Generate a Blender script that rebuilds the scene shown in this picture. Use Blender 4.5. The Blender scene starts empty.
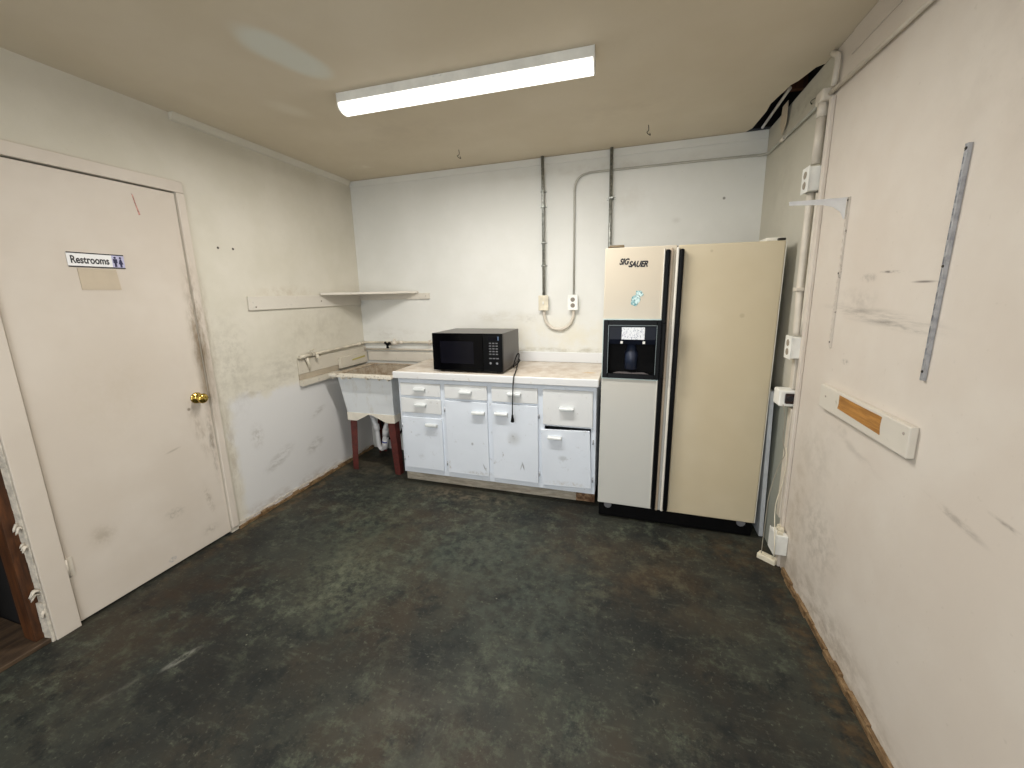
import bpy, bmesh, math, random
from mathutils import Vector, Matrix
random.seed(7)
S = bpy.context.scene
COL = S.collection
W, H = 3.179, 2.441          # room width and ceiling height
YF = -4.7                    # wall behind the camera
P1, P_FILL, KW, EXPO = 38.0, 40.0, 3.2, 0.0   # main and added lamp powers, sky strength, exposure
LAMP = 2.2

# ------------------------------------------------------------------ colours / materials
def lin(c):
    return tuple(((v/255)/12.92 if v/255 <= .04045 else ((v/255+.055)/1.055)**2.4) for v in c)
def c4(c): return (*lin(c), 1)

class NT:
    def __init__(s, name):
        s.m = bpy.data.materials.new(name); s.m.use_nodes = True
        s.t = s.m.node_tree; s.t.nodes.clear()
        s.out = s.n('ShaderNodeOutputMaterial'); s.b = s.n('ShaderNodeBsdfPrincipled')
        s.l(s.b.outputs[0], s.out.inputs[0])
    def n(s, k): return s.t.nodes.new(k)
    def l(s, a, b): s.t.links.new(a, b)
    def inp(s, sock, v):
        if hasattr(v, 'is_linked') or hasattr(v, 'links'): s.l(v, sock)
        else: sock.default_value = v
    def math(s, op, a, b=0.0, c=None, clamp=False):
        n = s.n('ShaderNodeMath'); n.operation = op; n.use_clamp = clamp
        s.inp(n.inputs[0], a); s.inp(n.inputs[1], b)
        if c is not None: s.inp(n.inputs[2], c)
        return n.outputs[0]
    def vmath(s, op, a, b):
        n = s.n('ShaderNodeVectorMath'); n.operation = op
        s.inp(n.inputs[0], a); s.inp(n.inputs[1], b); return n.outputs[0]
    def pos(s):
        if not hasattr(s, '_p'): s._p = s.n('ShaderNodeNewGeometry').outputs['Position']
        return s._p
    def obj(s):
        if not hasattr(s, '_o'): s._o = s.n('ShaderNodeTexCoord').outputs['Object']
        return s._o
    def sep(s):
        if not hasattr(s, '_s'):
            n = s.n('ShaderNodeSeparateXYZ'); s.l(s.pos(), n.inputs[0]); s._s = n.outputs
        return s._s
    def noise(s, scale, detail=4, rough=.6, vec=None, stretch=None):
        v = vec or s.pos()
        if stretch: v = s.vmath('MULTIPLY', v, stretch)
        n = s.n('ShaderNodeTexNoise'); s.l(v, n.inputs['Vector'])
        n.inputs['Scale'].default_value = scale; n.inputs['Detail'].default_value = detail
        n.inputs['Roughness'].default_value = rough
        return n.outputs['Fac']
    def ramp(s, f, a, b):                     # smooth 0..1 between a and b
        n = s.n('ShaderNodeMapRange'); n.interpolation_type = 'SMOOTHSTEP'
        s.inp(n.inputs[0], f); n.inputs[1].default_value = a; n.inputs[2].default_value = b
        return n.outputs[0]
    def mix(s, f, a, b):
        n = s.n('ShaderNodeMix'); n.data_type = 'RGBA'
        s.inp(n.inputs[0], f)
        s.inp(n.inputs[6], a if hasattr(a, 'links') else c4(a))
        s.inp(n.inputs[7], b if hasattr(b, 'links') else c4(b))
        return n.outputs[2]
    def bump(s, h, strength=.2, dist=.004):
        n = s.n('ShaderNodeBump'); n.inputs['Strength'].default_value = strength
        n.inputs['Distance'].default_value = dist
        s.l(h, n.inputs['Height']); s.l(n.outputs[0], s.b.inputs['Normal'])
    def ell(s, axes, c, r, ang=0, soft=.5):   # elliptical stain mask at a place on the surface
        ss = s.sep(); ia = {'x': 0, 'y': 1, 'z': 2}
        a = s.math('SUBTRACT', ss[ia[axes[0]]], c[0]); b = s.math('SUBTRACT', ss[ia[axes[1]]], c[1])
        ca, sa = math.cos(math.radians(ang)), math.sin(math.radians(ang))
        u = s.math('DIVIDE', s.math('ADD', s.math('MULTIPLY', a, ca), s.math('MULTIPLY', b, sa)), r[0])
        v = s.math('DIVIDE', s.math('SUBTRACT', s.math('MULTIPLY', b, ca), s.math('MULTIPLY', a, sa)), r[1])
        d = s.math('SQRT', s.math('ADD', s.math('MULTIPLY', u, u), s.math('MULTIPLY', v, v)))
        return s.math('SUBTRACT', 1.0, s.ramp(d, 1-soft, 1+soft*.4))
    def done(s, col, rough=.6, metal=0, spec=None):
        s.inp(s.b.inputs['Base Color'], col if hasattr(col, 'links') else c4(col))
        s.inp(s.b.inputs['Roughness'], rough); s.b.inputs['Metallic'].default_value = metal
        if spec is not None: s.b.inputs['Specular IOR Level'].default_value = spec
        return s.m

def simple(name, col, rough=.5, metal=0, var=.03, scale=12, spec=None):
    t = NT(name); n = t.noise(scale, 3, .6, t.obj())
    dark = tuple(max(0, v*(1-var*1.6)) for v in col); lite = tuple(min(255, v*(1+var)) for v in col)
    return t.done(t.mix(t.ramp(n, .25, .75), dark, lite), rough, metal, spec)

def stains(t, col, axes, lst):
    for (c, r, ang, sc, k, st, soft) in lst:
        m = t.ell(axes, c, r, ang, soft)
        if st:   # break the stain up with noise
            stretch = tuple(st[1:]) if len(st) > 1 else (1, 1, 1)
            m = t.math('MULTIPLY', m, t.ramp(t.noise(st[0], 5, .7, stretch=stretch), .38, .66))
        col = t.mix(t.math('MULTIPLY', m, k), col, sc)
    return col

def wall_mat(name, base, base2, axes, lst, extra=None):
    t = NT(name)
    n1 = t.noise(2.2, 4, .6); col = t.mix(t.ramp(n1, .35, .7), base, base2)
    if extra: col = extra(t, col)
    sp = t.noise(55, 2, .5)
    col = t.mix(t.math('MULTIPLY', t.ramp(sp, .68, .8), .16), col, (150, 140, 122))
    col = stains(t, col, axes, lst)
    t.bump(t.math('ADD', t.noise(38, 3, .6), t.noise(5, 3, .6)), .18, .003)
    return t.done(col, .62, 0, .35)

GR = (112, 102, 88); DK = (66, 58, 50)
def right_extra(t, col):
    ss = t.sep(); m = t.ramp(ss[1], -.892, -.888)          # greyer beyond the cover strip: older paint plus painted-in shade
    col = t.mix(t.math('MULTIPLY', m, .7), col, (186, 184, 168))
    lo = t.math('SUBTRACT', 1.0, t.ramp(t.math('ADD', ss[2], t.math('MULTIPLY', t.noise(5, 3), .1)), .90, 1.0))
    return t.mix(t.math('MULTIPLY', t.math('MULTIPLY', m, lo), .75), col, (128, 134, 126))  # shadow low on the wall beside the fridge, painted as darker grey-green
def left_extra(t, col):
    ss = t.sep()
    wob = t.math('MULTIPLY', t.math('SUBTRACT', t.noise(6, 4, .6), .5), .2)
    m = t.math('SUBTRACT', 1.0, t.ramp(t.math('ADD', ss[2], wob), .80, .86))
    m = t.math('MULTIPLY', m, t.ramp(t.math('ADD', ss[1], wob), -1.40, -1.32))
    col = t.mix(m, col, (209, 208, 206))
    # grimy edge of the newer paint
    e = t.math('MULTIPLY', t.ramp(ss[2], .80, .86), t.math('SUBTRACT', 1.0, t.ramp(ss[2], .88, .98)))
    e = t.math('MULTIPLY', e, t.ramp(t.noise(14, 5, .7, stretch=(1, .5, 1)), .45, .7))
    e = t.math('MULTIPLY', e, t.ramp(ss[1], -1.45, -1.2))
    return t.mix(t.math('MULTIPLY', e, .38), col, (140, 128, 112))
M = {}
M['wall_left'] = wall_mat('painted_wall_left', (204, 199, 184), (212, 207, 194), 'yz', [
    ((-1.42, 1.15), (.045, .55), 0, (130, 112, 86), .4, (24, 1, 1, .4), .9),
    ((-1.38, .5), (.04, .4), 0, (140, 122, 98), .4, (30, 1, 1, .4), .9),
    ((-1.30, 1.05), (.16, .35), 0, GR, .22, (26,), .9),
    ((-1.271, 1.764), (.008, .008), 0, (50, 40, 34), .95, None, .3),
    ((-1.176, 1.766), (.008, .008), 0, (50, 40, 34), .95, None, .3),
    ((-.95, .98), (.35, .12), 0, GR, .22, (20, 1, .5, 1), .9),
    ((-.55, 1.20), (.5, .2), 0, (150, 140, 120), .25, (9,), .9),
    ((-1.05, .33), (.14, .05), 25, (120, 112, 100), .5, (26, 1, .4, 1), .9),
    ((-.72, .3), (.1, .05), 25, (120, 112, 100), .5, (26, 1, .4, 1), .9),
    ((-.65, .56), (.09, .03), 20, (128, 120, 110), .45, (30, 1, .4, 1), .9),
    ((-1.2, .55), (.05, .09), 0, (128, 116, 100), .4, (30,), .9),
    ((-1.0, .0), (.9, .10), 0, (128, 96, 60), .5, (18, 1, .5, 1), .8),
    ((-.82, 1.50), (.3, .05), 0, (176, 160, 136), .4, (15,), .9)], left_extra)
M['wall_back'] = wall_mat('painted_wall_back', (216, 216, 210), (222, 222, 217), 'xz', [
    ((1.9, 1.08), (.9, .2), 0, (216, 208, 180), .45, (3,), .9),
    ((1.6, 1.25), (.08, .04), 0, GR, .2, (30,), .9),
    ((1.35, 1.26), (.35, .06), 0, (180, 172, 150), .35, (12, .5, 1, 1), .9),
    ((.3, 1.12), (.35, .06), 0, (160, 150, 130), .3, (12, .5, 1, 1), .9),
    ((1.9, 1.0), (.7, .025), 0, (150, 140, 110), .5, (20, .5, 1, 1), .8),
    ((2.66, 1.93), (.03, .02), 0, (190, 186, 178), .4, None, .9),
    ((2.95, 2.05), (.01, .01), 0, DK, .7, None, .5),
    ((2.3, 2.1), (.25, .12), 0, (198, 192, 182), .3, (7,), .9),
    ((2.2, 2.33), (.9, .04), 0, (186, 180, 168), .4, (9, .5, 1, 1), .9)])
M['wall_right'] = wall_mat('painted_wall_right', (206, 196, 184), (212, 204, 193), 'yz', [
    ((-1.42, 1.35), (.32, .028), 3, (84, 80, 78), .6, (30, 1, .12, 1.6), .95),
    ((-1.56, 1.325), (.17, .010), 4, (66, 64, 64), .7, (30, 1, .15, 1), .9),
    ((-1.30, 1.40), (.16, .05), 0, (140, 132, 124), .3, (12,), .9),
    ((-1.50, 1.497), (.075, .005), 2, (80, 74, 70), .8, (40, 1, .3, 1), .6),
    ((-1.36, 1.482), (.05, .016), 0, (110, 104, 100), .5, (30,), .9),
    ((-1.645, 1.463), (.05, .004), 0, (96, 88, 84), .8, None, .9),
    ((-1.28, 1.165), (.03, .012), 0, (90, 84, 78), .6, (60,), .9),
    ((-2.05, .93), (.07, .006), 6, (110, 100, 92), .55, (40, 1, .4, 1), .8),
    ((-2.22, .90), (.06, .006), 6, (120, 110, 100), .5, (40, 1, .4, 1), .8),
    ((-1.90, .87), (.1, .012), 8, (110, 100, 92), .6, (35, 1, .3, 1), .9),
    ((-1.42, .86), (.2, .02), 8, (160, 150, 140), .35, (22, 1, .4, 1), .9),
    ((-1.33, .90), (.04, .02), 0, (150, 142, 132), .4, (26,), .9),
    ((-1.15, .72), (.2, .16), 0, (160, 150, 138), .3, (14,), .9),
    ((-1.25, .38), (.2, .2), -30, (128, 118, 104), .34, (22,), .9),
    ((-1.35, .05), (.5, .16), 0, (120, 104, 82), .55, (16, 1, .6, 1), .9),
    ((-2.0, .0), (1.0, .10), 0, (138, 122, 100), .5, (18, 1, .5, 1), .9),
    ((-1.02, .30), (.10, .45), 0, (160, 144, 120), .4, (18,), .9),
    ((-1.9, 1.95), (.4, .3), 0, (176, 168, 156), .22, (6,), .9),
    ((-.35, 1.9), (.25, .5), 0, (170, 166, 152), .35, (6,), .9),
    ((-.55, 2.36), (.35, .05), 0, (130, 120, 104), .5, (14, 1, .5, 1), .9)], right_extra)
M['wall_plain'] = wall_mat('painted_wall_front', (208, 202, 190), (214, 208, 198), 'xz', [])
M['ceiling'] = None
t = NT('painted_ceiling'); c = t.mix(t.ramp(t.noise(1.6, 4, .6), .3, .75), (205, 193, 170), (213, 202, 181))
ss = t.sep()
# the ceiling is paler towards the lamp's patched board; patches of repair paint
c = stains(t, c, 'xy', [
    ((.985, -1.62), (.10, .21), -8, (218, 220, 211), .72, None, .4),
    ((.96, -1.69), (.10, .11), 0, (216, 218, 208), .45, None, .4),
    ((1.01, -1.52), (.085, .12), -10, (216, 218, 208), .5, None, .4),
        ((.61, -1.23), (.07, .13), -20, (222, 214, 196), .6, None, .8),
    ((.37, -.30), (.14, .05), 0, (222, 214, 196), .6, (10,), .8),
    ((1.0, -.75), (.5, .3), 0, (192, 180, 158), .4, (5,), .9),
    ((2.3, -.6), (.35, .2), 0, (192, 180, 158), .4, (5,), .9),
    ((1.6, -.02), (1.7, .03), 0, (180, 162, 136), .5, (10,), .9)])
t.bump(t.math('ADD', t.noise(30, 3, .6), t.noise(4, 3, .6)), .2, .004)
M['ceiling'] = t.done(c, .75, 0, .25)

t = NT('dark_stained_concrete')
off = lambda *v: t.vmath('ADD', t.pos(), v)
c = t.mix(t.ramp(t.noise(1.7, 5, .6), .38, .62), (34, 36, 34), (51, 53, 47))
c = t.mix(t.math('MULTIPLY', t.ramp(t.noise(1.2, 4, .6, off(3.3, 1.7, 0)), .45, .66), .75), c, (58, 50, 39))
pz = t.math('MULTIPLY', t.ramp(t.noise(10, 9, .78), .48, .66), t.ramp(t.noise(1.5, 4, .6, off(7, 2, 0)), .40, .58))
c = t.mix(t.math('MULTIPLY', pz, .62), c, (92, 98, 82))
st = t.noise(16, 7, .75, t.vmath('MULTIPLY', off(2, 5, 0), (.5, 1.5, 1)))
c = t.mix(t.math('MULTIPLY', t.ramp(st, .52, .70), .5), c, (80, 84, 72))
c = t.mix(t.math('MULTIPLY', t.ramp(t.noise(5.5, 8, .75, off(1, 9, 0)), .50, .64), .8), c, (24, 28, 28))
c = t.mix(t.math('MULTIPLY', t.ramp(t.noise(55, 4, .7, off(5, 5, 0)), .56, .72), .4), c, (106, 108, 94))
c = t.mix(t.math('MULTIPLY', t.ramp(t.noise(2.1, 5, .65, off(9, 1, 0)), .56, .68), .35), c, (34, 46, 42))
vo = t.n('ShaderNodeTexVoronoi'); t.l(t.pos(), vo.inputs['Vector']); vo.inputs['Scale'].default_value = 13
fl = t.math('MULTIPLY', t.math('SUBTRACT', 1.0, t.ramp(vo.outputs['Distance'], .02, .06)), t.ramp(t.noise(3, 3), .52, .6))
c = t.mix(t.math('MULTIPLY', fl, .55), c, (140, 138, 122))
c = stains(t, c, 'xy', [
    ((.645, -2.19), (.020, .075), -18, (124, 124, 116), .75, (30, 1, .5, 1), .5),
    ((.55, -2.36), (.012, .10), -25, (84, 82, 76), .6, (20,), .8),
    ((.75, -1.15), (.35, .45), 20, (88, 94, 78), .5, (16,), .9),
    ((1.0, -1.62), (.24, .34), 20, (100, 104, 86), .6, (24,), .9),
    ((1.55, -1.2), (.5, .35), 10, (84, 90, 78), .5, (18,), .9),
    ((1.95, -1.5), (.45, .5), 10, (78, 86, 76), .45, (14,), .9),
    ((1.75, -2.15), (.35, .3), 10, (88, 88, 80), .35, (6,), .9),
    ((2.5, -1.2), (.5, .3), 0, (70, 56, 40), .6, (5,), .9),
    ((.35, -1.95), (.4, .5), 0, (52, 40, 30), .65, (4,), .9),
    ((.9, -2.3), (.5, .3), 0, (28, 28, 26), .6, (4,), .9),
    ((.35, -.42), (.5, .25), 0, (92, 86, 70), .6, (8,), .9),
    ((1.2, -.66), (.55, .10), 0, (108, 100, 84), .6, (14,), .9),
    ((.06, -1.0), (.06, 1.0), 0, (110, 88, 58), .5, (15,), .8),
    ((3.12, -1.9), (.07, 1.3), 0, (92, 72, 46), .55, (15,), .8),
    ((2.95, -.85), (.3, .2), 0, (80, 64, 44), .6, (8,), .9)])
t.bump(t.math('ADD', t.noise(30, 5, .7), t.noise(9, 4, .6)), .3, .004)
M['floor'] = t.done(c, t.math('MULTIPLY_ADD', t.noise(6, 4, .6), .35, .42), 0, .22)

t = NT('painted_door'); c = t.mix(t.ramp(t.noise(2.5, 4), .35, .7), (203, 193, 180), (209, 200, 188))
c = stains(t, c, 'yz', [
    ((-1.465, 1.22), (.05, .50), 0, (116, 96, 66), .75, (24, 1, 1, .3), .9),
    ((-1.47, 1.08), (.035, .25), 0, (104, 86, 58), .6, None, .95),
    ((-1.55, .72), (.035, .2), 10, (126, 106, 80), .4, (34, 1, 1, .4), .9),
    ((-1.49, .62), (.02, .25), 0, (96, 84, 66), .6, (30, 1, 1, .4), .9),
    ((-1.75, .30), (.05, .03), 0, (120, 112, 100), .5, (40,), .9),
    ((-1.56, .28), (.02, .10), 10, (140, 126, 106), .5, (40,), .9),
    ((-1.58, .10), (.05, .03), 0, (130, 116, 100), .4, (40,), .9),
    ((-1.80, .05), (.02, .015), 0, (60, 90, 120), .7, (80,), .6),
    ((-1.585, .85), (.01, .01), 0, (90, 78, 58), .7, None, .6),
    ((-1.7, .65), (.04, .006), 10, (150, 140, 124), .5, None, .8),
    ((-1.9, 1.02), (.25, .3), 0, (190, 178, 160), .4, (5,), .9),
    ((-2.06, .36), (.06, .06), 0, (150, 136, 116), .5, (10,), .9)])
t.bump(t.noise(30, 3), .1, .002)
M['door'] = t.done(c, .5, 0, .4)

def cab_mat(name, base, dirt=.35):
    t = NT(name); c = t.mix(t.ramp(t.noise(4, 4, .6), .35, .7), tuple(v-5 for v in base), base)
    s2 = t.math('MULTIPLY', t.ramp(t.noise(13, 6, .75), .60, .74), dirt)
    c = t.mix(s2, c, (150, 148, 142))
    s3 = t.math('MULTIPLY', t.ramp(t.noise(22, 4, .8, t.vmath('ADD', t.pos(), (4, 4, 4)), stretch=(1, 1, .5)), .66, .74), dirt*1.2)
    c = t.mix(s3, c, (120, 108, 92))
    if name.startswith('cabinet'):
        c = stains(t, c, 'xz', [((1.308, .385), (.010, .012), 0, (130, 132, 134), .7, None, .8), ((1.403, .205), (.012, .03), 25, (140, 142, 144), .7, (70,), .8), ((1.395, .215), (.003, .028), 20, (120, 122, 124), .7, None, .7),
            ((1.622, .463), (.012, .022), 30, (110, 110, 108), .7, (90,), .8), ((1.622, .45), (.05, .05), 0, (190, 192, 190), .5, None, .9), ((1.689, .256), (.006, .032), 15, (110, 112, 114), .75, None, .7), ((1.675, .25), (.004, .03), -15, (130, 132, 134), .6, None, .7),
            ((1.965, .344), (.03, .02), 0, (176, 182, 186), .6, None, .8), ((.863, .415), (.025, .012), 20, (160, 164, 168), .6, (60,), .8), ((.884, .249), (.03, .02), 0, (176, 180, 184), .5, (50,), .8), ((1.35, .16), (.12, .02), 0, (150, 144, 130), .5, (40,), .9),
            ((1.449, .68), (.006, .03), 0, (120, 104, 84), .6, (60,), .8), ((1.12, .2), (.012, .04), 0, (150, 140, 120), .6, (60,), .8), ((2.0, .16), (.15, .02), 0, (170, 160, 140), .5, (40,), .9)])
    return t.done(c, .42, 0, .45)
M['cab'] = cab_mat('cabinet_paint', (222, 229, 238), .5)
M['cab_warm'] = cab_mat('drawer_paint', (222, 224, 224), .4)
M['board'] = cab_mat('board_paint', (210, 204, 192), .35)
M['board_dirty'] = cab_mat('board_paint_dirty', (200, 193, 178), .6)
M['pipe_paint'] = simple('painted_pipe', (206, 198, 184), .45, 0, .03)
M['pipe_left'] = simple('painted_pipe_warm', (204, 196, 178), .45, 0, .08)
M['pipe_grey'] = simple('greyish_pipe', (176, 174, 164), .45)
M['galv'] = simple('galvanised_steel', (150, 152, 146), .38, .75, .12, 60)
M['steel'] = simple('bright_steel', (190, 192, 196), .35, .6, .08, 60)
M['dark_metal'] = simple('dark_metal', (60, 56, 50), .5, .5)
M['black'] = simple('black_plastic', (7, 8, 10), .3, 0, .1, spec=.15)
M['black_matte'] = simple('black_rubber', (10, 10, 11), .6, 0, .1, spec=.1)
M['navy'] = simple('dark_navy_plastic', (12, 17, 30), .3, 0, .1, spec=.2)
M['glass_black'] = simple('black_glass', (4, 4, 6), .12, 0, .05, spec=.12)
M['window_black'] = simple('tinted_window', (15, 15, 22), .15, 0, .05, spec=.15)
M['almond'] = None
t = NT('almond_enamel'); c = t.mix(t.ramp(t.noise(1.8, 3), .35, .7), (197, 184, 155), (204, 192, 165))
c = t.mix(t.math('MULTIPLY', t.ell('xz', (2.66, 1.13), (.035, .10), 0, .9), .45), c, (150, 138, 112))
c = stains(t, c, 'xz', [((2.95, 1.31), (.014, .014), 0, (166, 152, 124), .5, None, .6), ((2.78, 1.655), (.008, .008), 0, (166, 152, 124), .5, None, .6),
    ((2.2, .5), (.5, .8), 0, (206, 204, 194), .5, (4,), .9)])
t.bump(t.noise(260, 2), .12, .001)
M['almond'] = t.done(c, .38, 0, .5)
t = NT('almond_freezer'); c = t.mix(t.ramp(t.noise(1.8, 3), .35, .7), (201, 190, 170), (208, 199, 180))
c = t.mix(t.math('SUBTRACT', 1.0, t.ramp(t.sep()[2], .6, 1.6)), c, (198, 198, 192))
t.bump(t.noise(260, 2), .12, .001)
M['almond_f'] = t.done(c, .40, 0, .5)
M['almond_trim'] = simple('pale_trim', (226, 222, 210), .4)
M['beige_trim'] = simple('beige_trim', (172, 156, 136), .4)
M['teal_trim'] = simple('pale_teal_trim', (188, 206, 204), .4)
M['fridge_side'] = simple('white_enamel', (214, 212, 206), .4)
M['white'] = simple('white_plastic', (232, 232, 226), .4)
M['ivory'] = simple('ivory_plastic', (222, 214, 192), .45, 0, .06)
M['handle'] = simple('pull_white', (204, 208, 208), .4)
M['pvc'] = simple('white_pvc', (236, 236, 236), .35)
M['blue'] = simple('blue_band', (40, 60, 150), .4)
M['brass'] = simple('polished_brass', (200, 170, 90), .16, 1, .04)
M['red_leg'] = simple('oxide_red_paint', (88, 38, 33), .55, 0, .12, 20)
M['brown_wood'] = None
def wood(name, a, b, stretch, rough=.6, sc=8):
    t = NT(name); n = t.noise(sc, 6, .7, t.pos(), stretch)
    t.bump(n, .3, .003)
    return t.done(t.mix(t.ramp(n, .35, .68), a, b), rough)
M['brown_wood'] = wood('raw_stud_wood', (56, 31, 12), (94, 54, 24), (6, 6, .7))
M['sill_wood'] = wood('dirty_sill_wood', (50, 38, 26), (84, 66, 48), (4, .8, 4))
M['bare_wood'] = wood('bare_varnished_wood', (146, 98, 40), (186, 132, 62), (3, .8, 10), .5, 9)
M['toe'] = wood('toe_board', (150, 142, 128), (190, 182, 166), (1, 4, 5))
M['rot'] = wood('rotten_board', (84, 54, 32), (158, 128, 96), (5, 4, 5))
M['strip'] = wood('exposed_wood_strip', (92, 68, 42), (150, 124, 90), (8, 2.5, 6))
M['torn'] = simple('torn_plaster', (204, 196, 182), .8, 0, .08, 40)
M['void'] = simple('attic_dark', (12, 8, 6), .9, 0, .2)  # near-black colour paints in the dark of the unlit spaces
M['ink'] = simple('black_ink', (22, 20, 26), .5)
M['sign'] = simple('sign_white', (240, 240, 240), .35, 0, .01)
M['lav'] = simple('sign_lavender', (186, 184, 214), .4, 0, .01)
M['paper'] = simple('tape_residue', (192, 178, 156), .6, 0, .015)
M['label'] = None
t = NT('printed_label'); n = t.noise(260, 2, .5, t.obj(), (1, 1, .6))
M['label'] = t.done(t.mix(t.ramp(n, .56, .62), (232, 236, 240), (150, 156, 176)), .5)
M['pinkmark'] = simple('red_smear', (184, 132, 120), .6, 0, .2, 90)
t = NT('marbled_laminate'); c = t.mix(t.ramp(t.noise(9, 6, .7), .4, .65), (206, 198, 186), (184, 170, 152))
c = stains(t, c, 'xy', [((2.12, -.40), (.05, .02), 0, (196, 160, 84), .8, None, .6), ((1.75, -.35), (.35, .2), 0, (164, 142, 120), .6, (12,), .9),
                       ((.85, -.3), (.12, .2), 0, (160, 138, 116), .6, (14,), .9)])
M['counter'] = t.done(c, .35, 0, .5)
t = NT('counter_edge'); M['edge'] = t.done(t.mix(t.ramp(t.noise(20, 4), .6, .8), (220, 221, 221), (198, 194, 186)), .38)
t = NT('stained_tub'); c = t.mix(t.ramp(t.noise(14, 6, .75), .4, .65), (180, 168, 150), (146, 128, 106))
c = t.mix(t.math('MULTIPLY', t.ramp(t.noise(40, 4, .7), .6, .7), .5), c, (104, 84, 66))
M['tub_in'] = t.done(c, .5)
t = NT('tub_plastic'); c = t.mix(t.ramp(t.noise(10, 5, .7, stretch=(1, 1, .4)), .5, .75), (216, 220, 222), (196, 194, 186))
M['tub'] = t.done(c, .4, 0, .4)
t = NT('tub_rim_plastic'); c = t.mix(t.ramp(t.noise(30, 5, .75), .52, .66), (224, 218, 204), (150, 130, 104))
M['tub_rim'] = t.done(c, .45)
t = NT('slotted_steel'); M['standard'] = t.done(t.mix(t.ramp(t.noise(40, 3), .4, .7), (176, 178, 182), (150, 152, 158)), .4, .5)
t = NT('painted_standard'); M['standard_painted'] = t.done(t.mix(t.ramp(t.noise(60, 4, .7), .55, .68), (208, 200, 190), (140, 134, 126)), .5, .1)

def emis(name, col, k):
    m = bpy.data.materials.new(name); m.use_nodes = True; nt = m.node_tree; nt.nodes.clear()
    e = nt.nodes.new('ShaderNodeEmission'); o = nt.nodes.new('ShaderNodeOutputMaterial')
    e.inputs[0].default_value = (*col, 1); e.inputs[1].default_value = k
    nt.links.new(e.outputs[0], o.inputs[0]); return m
M['lamp'] = emis('lit_diffuser', (1, .965, .90), LAMP)

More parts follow.
